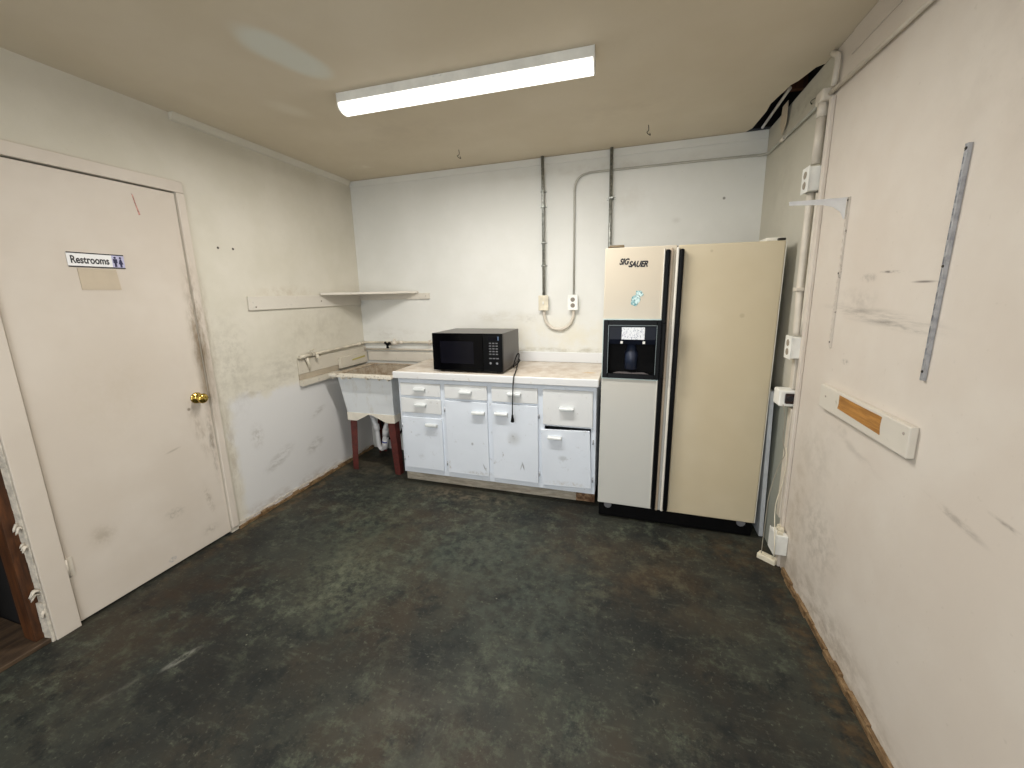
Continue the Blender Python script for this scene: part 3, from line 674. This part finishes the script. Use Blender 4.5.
# ------------------------------------------------------------------ base cabinet
CX0, CX1, CF = .720, 2.184, -.585
cab = thing('base_cabinet', 'long white painted base cabinet with four doors and five drawers', 'cabinet', ((CX0+CX1)/2, -.3, 0))
b = MB(); b.box(CX0, CX0+.018, CF+.018, -.02, .10, .854); b.box(CX1-.018, CX1, CF+.018, -.02, .10, .854)
b.box(CX0+.018, CX1-.018, CF+.018, -.02, .10, .118); b.box(CX0+.018, CX1-.018, -.03, -.02, .118, .854); b.box(CX0+.018, CX1-.018, CF+.02, -.03, .836, .854)
b.box(1.44, 1.458, CF+.02, -.03, .118, .836)
b.obj('carcass', M['cab'], cab)
b = MB(); y0, y1 = CF, CF+.018     # face frame
for xa, xb in ((CX0, .752), (1.062, 1.116), (1.424, 1.478), (1.788, 1.842), (2.153, CX1)): b.box(xa, xb, y0, y1, .10, .854, .0015)
for xa, xb, zs in ((.752, 1.062, ((.822-.01, .854), (.70, .724), (.553, .592), (.10, .152))), (1.116, 1.424, ((.812, .854), (.70, .724), (.10, .150))),
                   (1.478, 1.788, ((.812, .854), (.70, .724), (.10, .150))), (1.842, 2.153, ((.812, .854), (.565, .585), (.10, .145)))):
    for za, zb in zs: b.box(xa, xb, y0, y1, za, zb)
b.obj('face_frame', M['cab'], cab)
def pull(x, z, par, ang=0, w=.094):
    pr_ = [(0, .012), (-.004, .012), (-.021, .010), (-.026, .005), (-.026, -.006), (-.0225, -.006), (-.0225, .003), (-.019, .0065), (-.004, .008), (-.004, -.016), (0, -.016)]
    b = MB(); b.prism([(x-w/2, -.6005+dy, z+dz) for dy, dz in pr_], (w, 0, 0)); return b.obj('handle', M['handle'], par)
def front(kind, x0, x1, z0, z1, hx, hz, mat, hinge=None, rot=0):
    p = bpy.data.objects.new(kind, None)
    b = MB()
    mt = None
    if rot: mt = Matrix.Translation(((x0+x1)/2, 0, z0)) @ Matrix.Rotation(rot, 4, 'Y') @ Matrix.Translation((-(x0+x1)/2, 0, -z0))
    b.box(x0, x1, -.6, CF-.0005, z0, z1, .003, mt)
    bpy.data.objects.remove(p)
    p = b.obj(kind, mat, cab)
    h = pull(hx, hz, None); h.parent = p
    h.matrix_parent_inverse = Matrix.Translation(cab.location).inverted() @ Matrix.Identity(4)
    h.matrix_parent_inverse = p.matrix_parent_inverse.inverted() @ Matrix.Identity(4) if False else Matrix.Identity(4)
    if hinge is not None:
        for z in (z0+.07, z1-.07):
            g = MB(); g.tube([(hinge, -.596, z-.016), (hinge, -.596, z+.016)], .0045, 8)
            g = g.obj('hinge', M['steel'], None); g.parent = p
    return p
front('drawer', .742, 1.070, .722, .818, .908, .772, M['cab_warm'])
front('drawer', .740, 1.070, .590, .702, .908, .654, M['cab_warm'])
front('cabinet_door', .740, 1.070, .145, .555, .990, .503, M['cab'], .736)
front('drawer', 1.106, 1.433, .717, .821, 1.274, .770, M['cab_warm'])
front('cabinet_door', 1.104, 1.432, .141, .701, 1.367, .624, M['cab'], 1.098)
front('drawer', 1.468, 1.797, .716, .821, 1.635, .776, M['cab_warm'])
front('cabinet_door', 1.466, 1.798, .138, .700, 1.537, .629, M['cab'], 1.804)
front('drawer', 1.832, 2.163, .576, .821, 1.994, .695, M['cab_warm'])
front('cabinet_door', 1.830, 2.162, .137, .546, 1.915, .488, M['cab'], 2.169, -.035)
MB().box(.692, 2.05, -.515, -.497, .0005, .10, .001).obj('toe_kick', M['toe'], cab)
MB().box(2.051, CX1-.004, -.5155, -.497, .0005, .10, .003).obj('toe_kick_end', M['rot'], cab, 'brown rotted end of the toe board')

ct = thing('countertop', 'white marbled laminate countertop with low backsplash on the base cabinet', 'countertop', (1.45, -.3, .855))
b = MB(); b.box(.700, 2.198, -.60, -.0005, .856, .905, .004); b.obj('worktop', M['counter'], ct)
b = MB(); b.box(.696, 2.199, -.622, -.6005, .854, .9055, .006); b.obj('front_edge', M['edge'], ct)
b = MB(); b.box(.74, 2.205, -.022, -.0005, .9055, .985, .004); b.obj('backsplash', M['edge'], ct)

# ------------------------------------------------------------------ microwave
A = math.radians(-1.0); mw0 = Vector((1.277, -.55, .9055))
mw = thing('microwave', 'black countertop microwave oven on the white counter', 'microwave', mw0)
MW = Matrix.Translation(mw0) @ Matrix.Rotation(A, 4, 'Z')
w2 = .268
MB().box(-w2, w2, .012, .385, .012, .281, .005, MW).obj('casing', simple('brown_black_casing', (50, 43, 38), .3), mw)
MB().box(-w2-.001, .125, -.012, .0115, .013, .282, .004, MW).obj('door', M['glass_black'], mw)
MB().box(-.205, .055, -.0135, -.0125, .065, .225, 0, MW).obj('door_window', M['window_black'], mw)
MB().box(.1255, w2+.001, -.012, .0115, .013, .282, .004, MW).obj('control_panel', M['black'], mw)
KM = simple('key_grey', (104, 104, 108), .4)
for i in range(3):
    for j in range(5): MB().box(.172+i*.024, .188+i*.024, -.0132, -.0125, .135+j*.019, .143+j*.019, 0, MW).obj('key', KM, mw)
    MB().box(.170+i*.026, .190+i*.026, -.0132, -.0125, .105, .113, 0, MW).obj('key', KM, mw)
for xx in (.180, .228): MB().lathe([(0, .008), (.001, .0075)], MW @ Vector((xx, -.0126, .075)), MW.to_3x3() @ Vector((0, -1, 0)), 12).obj('button', simple('key_light', (140, 140, 146), .4), mw)
MB().box(.168, .246, -.0132, -.0125, .235, .256, 0, MW).obj('display', M['window_black'], mw)
MB().box(.236, .244, -.0138, -.0128, .235, .262, 0, MW).obj('display_mark', simple('blue_grey', (90, 110, 140), .3), mw)
for px, py in ((-.22, .05), (.22, .05), (-.22, .36), (.22, .36)):
    MB().box(px-.015, px+.015, py-.015, py+.015, 0, .012, 0, MW).obj('foot', M['black_matte'], mw)
P = lambda x, y, z: MW @ Vector((x, y, z))
cord = [P(w2-.06, .405, .10), P(w2+.0, .412, .115), P(w2+.018, .405, .122), P(w2+.030, .30, .07), (1.598, -.36, .918), (1.600, -.46, .912), (1.603, -.56, .912), (1.605, -.618, .911), (1.605, -.634, .885), (1.603, -.638, .80), (1.601, -.639, .72), (1.600, -.640, .665)]
cd = MB().tube([P(.15, .389, .04), P(.24, .392, .04), P(.276, .38, .03), P(.277, .22, .012), (1.562, -.36, .925), (1.560, -.31, .965), (1.568, -.27, 1.002), (1.582, -.27, 1.000), (1.588, -.32, .955), (1.600, -.42, .915), (1.625, -.54, .911), (1.640, -.612, .912), (1.640, -.634, .89), (1.636, -.642, .80), (1.632, -.644, .70), (1.631, -.645, .64)], .0038, 10, smooth=8).obj('power_cord', M['black_matte'], mw)
MB().lathe([(0, .006), (.02, .009), (.045, .013), (.05, .012)], (1.631, -.645, .642), (0, 0, -1), 12).obj('plug', M['black_matte'], mw)

# ------------------------------------------------------------------ refrigerator (leans very slightly)
FX0, FX1 = 2.212, 3.109
fr = thing('refrigerator', 'almond side-by-side refrigerator with black handles and ice dispenser', 'refrigerator', (FX1, -.35, 0))
FD = -.70; BF = -.632
MB().box(FX0+.004, FX1-.004, BF, -.035, .03, 1.668, .006).obj('cabinet_body', M['fridge_side'], fr)
MB().box(FX0+.006, FX1-.004, -.672, BF-.001, .003, .100, .006).obj('base_grille', M['black_matte'], fr)
# freezer door with a real recess
XA, XB, Z0, Z1 = FX0, 2.593, .106, 1.690
rx0, rx1, rz0, rz1 = 2.234, 2.524, .952, 1.262
b = MB(); bv = 0
fy0, fy1 = FD, BF-.002
b.box(XA, XB, fy0, fy1, Z0, rz0, .004); b.box(XA, XB, fy0, fy1, rz1, Z1, .004)
b.box(XA, rx0, fy0, fy1, rz0, rz1); b.box(rx1, XB, fy0, fy1, rz0, rz1)
fz = b.obj('freezer_door', M['almond_f'], fr)
MB().box(2.602, FX1-.003, fy0, fy1, .103, 1.690, .006).obj('fridge_door', M['almond'], fr)
# dispenser
b = MB(); f0 = FD-.010
ox0, ox1, oz0, oz1 = 2.216, 2.540, .934, 1.282
b.box(ox0, rx0+.012, f0, FD-.0005, oz0, oz1, .004); b.box(rx1-.012, ox1, f0, FD-.0005, oz0, oz1, .004)
b.box(rx0+.010, rx1-.010, f0, FD-.0005, rz1-.012, oz1, .004); b.box(rx0+.010, rx1-.010, f0, FD-.0005, oz0, rz0+.012, .004)
dp = b.obj('dispenser_frame', M['black'], fr)
b = MB(); q = .004
b.box(ox0-q, ox1+q, FD-.006, FD-.0006, oz1, oz1+q*1.6); b.box(ox0-q, ox1+q, FD-.006, FD-.0006, oz0-q*1.6, oz0); b.box(ox0-q, ox0, FD-.006, FD-.0006, oz0, oz1); 
b.obj('dispenser_trim', M['teal_trim'], fr)
b = MB(); ix0, ix1, iz0, iz1 = rx0+.012, rx1-.012, rz0+.012, rz1-.012   # thin bright inner line
e = .0022
for xa, xb, za, zb in ((ix0-e, ix1+e, iz1, iz1+e), (ix0-e, ix0, iz0, iz1), (ix1, ix1+e, iz0, iz1)): b.box(xa, xb, f0-.001, f0+.004, za, zb)
b.obj('frame_line', simple('silver_line', (130, 140, 140), .3, .4), fr)
b = MB(); rb = BF-.006   # recess shell
b.box(rx0, rx1, rb-.004, rb, rz0, rz1); b.box(rx0, rx0+.004, FD+.001, rb, rz0, rz1); b.box(rx1-.004, rx1, FD+.001, rb, rz0, rz1)
b.box(rx0, rx1, FD+.001, rb, rz1-.004, rz1); b.box(rx0, rx1, FD+.001, rb, rz0, rz0+.006)
b.obj('dispenser_recess', M['black_matte'], fr)
b = MB(); b.prism([(ix0+.003, FD-.004, 1.168), (ix0+.003, FD+.002, 1.140), (ix0+.003, FD+.03, 1.140), (ix0+.003, FD+.03, iz1-.003), (ix0+.003, FD-.004, iz1-.003)], (ix1-ix0-.006, 0, 0))
b.obj('dispenser_control', M['navy'], fr)
MB().box(2.320, 2.448, FD-.0062, FD-.0045, 1.168, 1.240, 0).obj('label_plate', M['label'], fr, 'white printed label on the dispenser')
for x in (2.322, 2.446): MB().box(x-.007, x+.007, FD-.0055, FD-.001, 1.143, 1.158, .001).obj('button', M['white'], fr)
b = MB(); b.lathe([(0, .036), (.10, .038), (.11, .030), (.16, .022)], (2.379, FD+.052, .985), (0, 0, 1), 20)
b.obj('paddle', simple('paddle_blue', (38, 46, 64), .35), fr)
b = MB(); b.prism([(rx0+.045, FD+.002, rz0+.007), (rx1-.045, FD+.002, rz0+.007), (rx1-.07, FD+.045, rz0+.007), (rx0+.07, FD+.045, rz0+.007)], (0, 0, .006)); b.obj('drip_tray', simple('tray_grey', (110, 104, 104), .3), fr)
# handles: full-height black strips
def fh(x0, x1, pale_x0, pale_x1):
    b = MB(); b.box(x0, x1, FD-.030, FD-.0005, .118, 1.668, .009, seg=3)
    o = b.obj('door_handle', M['black'], fr)
    return o
fh(2.534, 2.560, 0, 0); fh(2.604, 2.630, 0, 0)
for x in (2.536, 2.606): MB().box(x, x+.022, FD-.042, FD-.0305, .95, 1.27, .005).obj('grip', M['black'], fr)
MB().box(FX1-.0028, FX1+.001, fy0+.002, fy1-.004, .105, 1.688, .001).obj('edge_highlight', M['almond_trim'], fr)  # pale strip along the door's side, its edge highlight painted in
MB().box(2.5605, 2.574, FD-.020, FD-.0005, .112, 1.676, .004).obj('handle_trim', M['beige_trim'], fr)
MB().box(2.590, 2.6035, FD-.022, FD-.0005, .112, 1.678, .004).obj('handle_trim', M['almond_trim'], fr)
MB().box(2.5275, 2.5335, FD-.010, FD-.0005, 1.290, 1.676, .003).obj('handle_trim', M['almond_trim'], fr)
MB().box(2.5275, 2.5335, FD-.010, FD-.0005, .112, .926, .003).obj('handle_trim', M['almond_trim'], fr)
MB().box(2.5945, 2.5985, FD+.002, BF-.003, .11, 1.686).obj('door_gasket', simple('gasket_brown', (70, 50, 42), .7), fr)
# hinge covers
b = MB(); b.box(2.235, 2.315, FD+.01, FD+.09, 1.691, 1.706, .004); b.box(2.228, 2.30, FD+.0, FD+.06, 1.6905, 1.699, .002); b.obj('hinge_cover', simple('bronze', (110, 94, 66), .4), fr)
b = MB(); b.box(3.02, 3.09, FD+.02, FD+.14, 1.6905, 1.708, .004); b.obj('hinge_cover', M['almond_trim'], fr)
b = MB(); b.box(3.07, 3.105, FD+.005, FD+.05, 1.6908, 1.703, .003); b.obj('hinge_pin', M['dark_metal'], fr)
for x in (2.275, 3.045): MB().lathe([(0, .024), (.003, .022)], (x, -.6722, .082), (0, -1, 0), 16).obj('grille_cap', simple('grey_cap', (120, 120, 124), .4), fr)
# decal lettering and sticker
text('decal_lettering', 'SIG', M['ink'], fr, .056, .036, (2.292, FD-.0006, 1.594), RX, .35, .05)
text('decal_lettering', 'SAUER', M['ink'], fr, .106, .035, (2.342, FD-.0006, 1.579), RX, .35, .05)
b = MB()
for (cx, cz, rx, rz, an) in ((2.389, 1.395, .024, .034, -20), (2.409, 1.432, .022, .016, -30)):
    pts = []
    for i in range(18):
        a = 2*math.pi*i/18; wv = 1+.10*math.sin(5*a)
        u, v = rx*wv*math.cos(a), rz*wv*math.sin(a); an_ = math.radians(an)
        pts.append((cx+u*math.cos(an_)-v*math.sin(an_), FD-.0006-(.0006 if cz > 1.41 else 0), cz+u*math.sin(an_)+v*math.cos(an_)))
    b.prism(pts, (0, -.0006, 0))
t = NT('iridescent_sticker'); c = t.mix(t.ramp(t.noise(45, 4, .7, t.obj()), .42, .6), (206, 228, 226), (52, 132, 140))
c = t.mix(t.ramp(t.noise(80, 3, .7, t.obj()), .6, .66), c, (40, 60, 70))
b.obj('sticker', t.done(c, .3), fr, 'small teal and white sticker on the freezer door')
fr.rotation_euler = (0, math.radians(.5), 0)

# board leaning in the gap beside the fridge
lb = MB(); lb.hexa([(3.150, -.655, .002), (3.171, -.655, .002), (3.171, -.10, .002), (3.150, -.10, .002), (3.133, -.655, .89), (3.154, -.655, .89), (3.154, -.10, .89), (3.133, -.10, .89)], .001)
tag(lb.obj('leaning_board', simple('board_blue_white', (204, 207, 210), .5)), 'narrow white board standing in the gap between refrigerator and wall', 'board')

# ------------------------------------------------------------------ laundry sink
sk = thing('laundry_sink', 'stained white plastic laundry tub on dark red metal legs', 'sink', (.36, -.3, 0))
b = MB()
def ring(x0, x1, y0, y1, z): return [(x0, y0, z), (x1, y0, z), (x1, y1, z), (x0, y1, z)]
to = ring(.122, .625, -.535, -.035, .835); bo = ring(.160, .602, -.502, -.06, .515)
ti = ring(.137, .610, -.520, -.050, .835); bi = ring(.180, .585, -.485, -.08, .545)
v = {k: [b.b.verts.new(p) for p in L_] for k, L_ in (('to', to), ('bo', bo), ('ti', ti), ('bi', bi))}
for i in range(4):
    j = (i+1) % 4
    b.b.faces.new((v['bo'][i], v['bo'][j], v['to'][j], v['to'][i]))
    f = b.b.faces.new((v['ti'][i], v['ti'][j], v['bi'][j], v['bi'][i])); f.material_index = 1
    b.b.faces.new((v['to'][i], v['to'][j], v['ti'][j], v['ti'][i]))
b.b.faces.new(v['bo'][::-1]); f = b.b.faces.new(v['bi']); f.material_index = 1
basin = b.obj('basin', [M['tub'], M['tub_in']], sk)
b = MB(); za, zb = .8355, .853
b.box(.075, .665, -.578, -.518, za, zb, .005); b.mi = 1; b.box(.075, .137, -.518, -.052, za, zb, .004); b.box(.610, .665, -.518, -.052, za, zb, .004); b.box(.075, .665, -.052, -.028, za, zb, .004); b.mi = 0
for x in (.10, .19, .25, .42, .53, .61): b.box(x, x+.012, -.574, -.537, .812+random.random()*.006, .836)
for i in range(14): # crusty front lip
    x = .08+i*.041; b.box(x, x+.041, -.581, -.560, .829+random.random()*.005, .8545+random.random()*.002, .002)
b.obj('rim', [M['tub_rim'], M['tub_in']], sk)
# apron / leg sockets
b = MB()
b.prism([(.158, -.506, .520), (.158, -.506, .452), (.246, -.506, .452), (.358, -.506, .508), (.396, -.506, .508), (.528, -.506, .451), (.606, -.506, .455), (.606, -.506, .520)], (0, .012, 0))
b.prism([(.592, -.491, .516), (.592, -.491, .455), (.592, -.40, .455), (.592, -.32, .498), (.592, -.22, .498), (.592, -.14, .455), (.592, -.06, .455), (.592, -.06, .516)], (.012, 0, 0))
b.prism([(.158, -.491, .516), (.158, -.491, .455), (.158, -.40, .455), (.158, -.32, .498), (.158, -.22, .498), (.158, -.14, .455), (.158, -.06, .455), (.158, -.06, .516)], (.012, 0, 0))
b.obj('apron', simple('apron_cream', (222, 216, 202), .45), sk)
def leg(cx, cy, sx, sy, foot):   # L-shaped folded steel leg, outer corner at (cx, cy); flanges run +sx / +sy
    b = MB(); th = .004; wt, wb = .066, .050; zt = .515
    fx, fy = foot
    def fl(ax):
        if ax == 'x':
            T_ = [(cx, cy), (cx+sx*wt, cy), (cx+sx*wt, cy+sy*th), (cx, cy+sy*th)]; B_ = [(fx, fy), (fx+sx*wb, fy), (fx+sx*wb, fy+sy*th), (fx, fy+sy*th)]
        else:
            T_ = [(cx, cy+sy*th), (cx+sx*th, cy+sy*th), (cx+sx*th, cy+sy*wt), (cx, cy+sy*wt)]; B_ = [(fx, fy+sy*th), (fx+sx*th, fy+sy*th), (fx+sx*th, fy+sy*wb), (fx, fy+sy*wb)]
        b.hexa([(x, y, 0.0005) for x, y in B_]+[(x, y, zt-.02) for x, y in T_])
    fl('x'); fl('y'); return b.obj('leg', M['red_leg'], sk)
leg(.171, -.490, 1, 1, (.142, -.480)); leg(.591, -.490, -1, 1, (.606, -.480)); leg(.171, -.062, 1, -1, (.15, -.07)); leg(.591, -.062, -1, -1, (.606, -.07))
b = MB(); b.tube([(.215, -.26, .513), (.217, -.26, .44), (.222, -.26, .38), (.246, -.26, .325), (.252, -.26, .27), (.254, -.26, .20), (.262, -.26, .135), (.285, -.26, .112), (.308, -.26, .135), (.322, -.26, .20), (.332, -.26, .28), (.335, -.24, .33), (.335, -.18, .345), (.335, -.001, .345)], .019, 14, smooth=5)
b.tube([(.216, -.26, .46), (.22, -.26, .40)], .028, 14); b.tube([(.244, -.26, .335), (.252, -.26, .285)], .026, 14); b.tube([(.316, -.26, .12), (.332, -.26, .22)], .027, 14); b.tube([(.332, -.26, .24), (.338, -.26, .30)], .026, 14)
b.obj('drain_trap', M['pvc'], sk, 'white plastic drain pipe')
MB().tube([(.3235, -.26, .178), (.3255, -.26, .190)], .0285, 14).obj('pipe_band', M['blue'], sk, 'blue band on the drain pipe')
(MB().tube([(.29, -.02, .50), (.285, -.16, .48), (.275, -.22, .40), (.29, -.22, .30), (.30, -.2, .2), (.33, -.08, .16), (.40, -.02, .30)], .010, 10, smooth=6).obj('drain_hose', M['black_matte'], sk, 'black hose behind the drain pipe'))

# ------------------------------------------------------------------ boards and pipes round the sink
c = thing('wall_board', 'wide painted board on the left wall under the sink water pipe', 'board', (0, -.4, .95))
MB().box(.0005, .014, -.80, -.002, .892, 1.000, .002).obj('board', M['board_dirty'], c)
sb = tag(MB().box(.0145, .040, -.385, -.026, .858, .952, .003).obj('wall_board', M['board_dirty']), 'short thick board with a yellow mark above the laundry tub', 'board')
MB().prism([(.0401, -.235, .903), (.0401, -.06, .911), (.0401, -.06, .926), (.0401, -.235, .916)], (.0006, 0, 0)).obj('yellow_mark', simple('yellow_tape', (176, 166, 92), .6), sb, 'yellow strip on the board')
b = MB(); b.hexa([(.0005, -.80, .800), (.034, -.80, .800), (.034, -.40, .800), (.0005, -.40, .800), (.0005, -.80, .845), (.034, -.80, .845), (.034, -.40, .845), (.0005, -.40, .845)], .003)
tag(b.obj('wall_board', M['board_dirty']), 'narrow painted rail on left wall running to the laundry tub rim', 'board')
b = MB(); b.box(.0005, .010, -.80, -.002, .8465, .8915)
tag(b.obj('wall_batten', simple('dark_gap_wood', (170, 158, 138), .7)), 'recessed strip between two boards left of the sink', 'board')
tag(MB().box(.0425, .735, -.014, -.0005, .870, .958, .003).obj('wall_board', M['board']), 'wide painted board on back wall behind the laundry tub', 'board')
wp = thing('water_pipe', 'painted water pipe along left and back walls above the laundry tub', 'pipe', (.02, -.4, 1.03))
MB().tube([(.022, -.79, 1.022), (.022, -.06, 1.036), (.030, -.030, 1.038), (.06, -.022, 1.040), (.72, -.022, 1.048), (1.1, -.022, 1.05)], .0095, 12, smooth=3).obj('pipe', M['pipe_left'], wp)
for p in ((.022, -.66, 1.024), (.022, -.10, 1.035)):
    MB().tube([(p[0], p[1]-.02, p[2]), (p[0], p[1]+.02, p[2])], .014, 12).obj('coupling', M['pipe_left'], wp)
MB().tube([(.385, -.022, 1.0445), (.425, -.022, 1.0445)], .015, 12).obj('coupling', M['pipe_paint'], wp)
MB().tube([(.69, -.022, 1.047), (.705, -.022, 1.047)], .024, 14).obj('coupling', M['pipe_paint'], wp)
wp2 = thing('water_pipe', 'lower painted water pipe on the back wall beneath the black valve', 'pipe', (.3, -.02, .98))
MB().tube([(.015, -.0245, .976), (.72, -.022, .982), (.73, -.022, .982)], .009, 12).obj('pipe', M['pipe_paint'], wp2)
# black valve
b = MB(); b.tube([(.315, -.033, 1.035), (.37, -.033, 1.04)], .018, 12); b.tube([(.345, -.033, 1.03), (.345, -.033, 1.075)], .010, 10); vl = b.obj('valve', M['pipe_paint'], wp)
b = MB()
b.tube([(.300, -.055, 1.03), (.300, -.080, 1.03)], .012, 12)
for a in (30, 150, 270):
    a = math.radians(a); b.tube([(.300, -.075, 1.03), (.300+.030*math.cos(a), -.075, 1.03+.034*math.sin(a))], [.009, .012], 10)
b.obj('valve_handle', M['black_matte'], None).parent = vl
b = MB(); b.tube([(.318, -.036, 1.034), (.300, -.058, 1.03)], .007, 8); b.obj('valve_stem', M['dark_metal'], None).parent = vl
# painted tap stub on the left wall
tp = thing('wall_tap', 'paint-covered tap at the left end of the water pipe', 'tap', (.03, -.7, 1.01))
b = MB(); b.tube([(.033, -.80, 1.022), (.033, -.69, 1.027)], .013, 12); b.tube([(.033, -.68, 1.03), (.033, -.68, 1.055)], .008, 10); b.tube([(.033, -.695, 1.058), (.033, -.655, 1.062)], .006, 10)
b.tube([(.033, -.63, 1.02), (.040, -.63, .985)], .012, 10)
b.obj('body', M['pipe_left'], tp)
b = MB(); b.tube([(.034, -.735, 1.008), (.030, -.718, .96), (.020, -.703, .905)], [.012, .009, .005], 10); b.obj('spout', M['pipe_left'], tp)

# ------------------------------------------------------------------ corner shelf and cleats
cs = MB(); cs.prism([(.002, -.512, 1.468), (.0, 0, 1.468), (.615, -.002, 1.468), (.60, -.028, 1.468), (.02, -.515, 1.468)] if False else
    [(.0155, -.512, 1.4765), (.0155, -.0155, 1.4765), (.612, -.0155, 1.4765), (.612, -.030, 1.4765), (.030, -.515, 1.4765)], (0, 0, .018))
tag(cs.obj('corner_shelf', M['board']), 'white triangular shelf in the corner above the laundry tub', 'shelf')
c = thing('wall_cleat', 'white shelf cleat board screwed to the left wall', 'board', (0, -.6, 1.4))
MB().box(.0005, .015, -1.135, -.016, 1.384, 1.476, .003).obj('board', M['board'], c)
for y in (-1.085, -.50):
    MB().lathe([(0, .006), (.0015, .005)], (.0151, y, 1.405 if y < -1 else 1.43), (1, 0, 0), 10).obj('screw', simple('screw_dark', (130, 120, 104), .5), c)
c = thing('wall_cleat', 'narrow white shelf cleat board on the back wall corner', 'board', (.35, 0, 1.44))
MB().box(.0005, .716, -.015, -.0005, 1.424, 1.476, .003).obj('board', M['board'], c)
MB().lathe([(0, .004), (.0015, .003)], (.68, -.0151, 1.45), (0, -1, 0), 10).obj('screw', simple('screw_dark2', (130, 120, 104), .5), c)

# ------------------------------------------------------------------ restroom sign
sg = thing('restroom_sign', 'white Restrooms sign with black borders on the left door', 'sign', (0, -1.87, 1.65))
y0, y1, z0, z1 = -1.962, -1.754, 1.617, 1.682
MB().box(-.0025, .0005, y0, y1, z0, z1, .0005).obj('sign_plate', M['sign'], sg)
b = MB(); b.box(.0006, .0014, y0, y1, z1-.005, z1); b.box(.0006, .0014, y0, y1, z0, z0+.005); b.obj('border', M['ink'], sg)
MB().box(.0006, .0010, -1.802, y1, z0+.005, z1-.005).obj('icon_panel', M['lav'], sg)
text('lettering', 'Restrooms', M['ink'], sg, .137, .034, (.0012, -1.951, 1.633), RL, 0, .025)
for cy, fem in ((-1.790, 0), (-1.769, 1)):
    b = MB(); b.lathe([(0, .0048), (.0006, .0048)], (.0011, cy, 1.667), (1, 0, 0), 14)
    s_ = .0075
    if fem: pts = [(cy-.003, 1.661), (cy-.009, 1.637), (cy-.004, 1.637), (cy-.004, 1.624), (cy+.004, 1.624), (cy+.004, 1.637), (cy+.009, 1.637), (cy+.003, 1.661)]
    else: pts = [(cy-.008, 1.661), (cy-.008, 1.642), (cy-.0045, 1.642), (cy-.0045, 1.624), (cy+.0045, 1.624), (cy+.0045, 1.642), (cy+.008, 1.642), (cy+.008, 1.661)]
    b.prism([(.0011, y, z) for y, z in pts], (.0006, 0, 0)); b.obj('figure_icon', simple('icon_blue', (28, 28, 70), .4), sg)
o = MB().prism([(-.0029, -1.934, 1.612), (-.0029, -1.793, 1.612), (-.0029, -1.786, 1.516), (-.0029, -1.932, 1.516)], (.0024, 0, 0)).obj('tape_patch', M['paper'])
tag(o, 'tan rectangle of old tape residue below the Restrooms sign', 'tape')

# ------------------------------------------------------------------ camera, light, world
cam = bpy.data.cameras.new('camera'); co = bpy.data.objects.new('camera', cam); COL.objects.link(co)
R = Vector((0.95584101, 0.29300579, -0.02270636)); U = Vector((-0.03346265, 0.18527038, 0.98211768)); F = Vector((-0.29197298, 0.93798854, -0.18689378))
m = Matrix((R, U, -F)).transposed().to_4x4(); m.translation = Vector((2.37393455, -3.09942658, 1.45749024)); co.matrix_world = m
cam.sensor_fit = 'HORIZONTAL'; cam.sensor_width = 36; cam.lens = 392.314/1024*36
cam.shift_x = (512-508.3525)/1024; cam.shift_y = (367.834-384)/1024; cam.clip_start = .02
S.camera = co

w = bpy.data.worlds.new('world'); S.world = w; w.use_nodes = True
bg = w.node_tree.nodes['Background']; bg.inputs[0].default_value = (.90, .95, 1, 1); bg.inputs[1].default_value = KW
# sky light through the added opening behind the camera
po = bpy.data.lights.new('fill_portal', 'AREA'); po.shape = 'RECTANGLE'; po.size = 2.0; po.size_y = 2.15; po.cycles.is_portal = True
pl = bpy.data.objects.new('fill_portal', po); COL.objects.link(pl); pl.location = (1.7, YF-.05, 1.075); pl.rotation_euler = (math.radians(90), 0, 0)
vs = S.view_settings; S.display_settings.display_device = 'sRGB'
vs.view_transform = 'Standard'; vs.look = 'None'; vs.gamma = 1; vs.use_curve_mapping = False; vs.exposure = EXPO
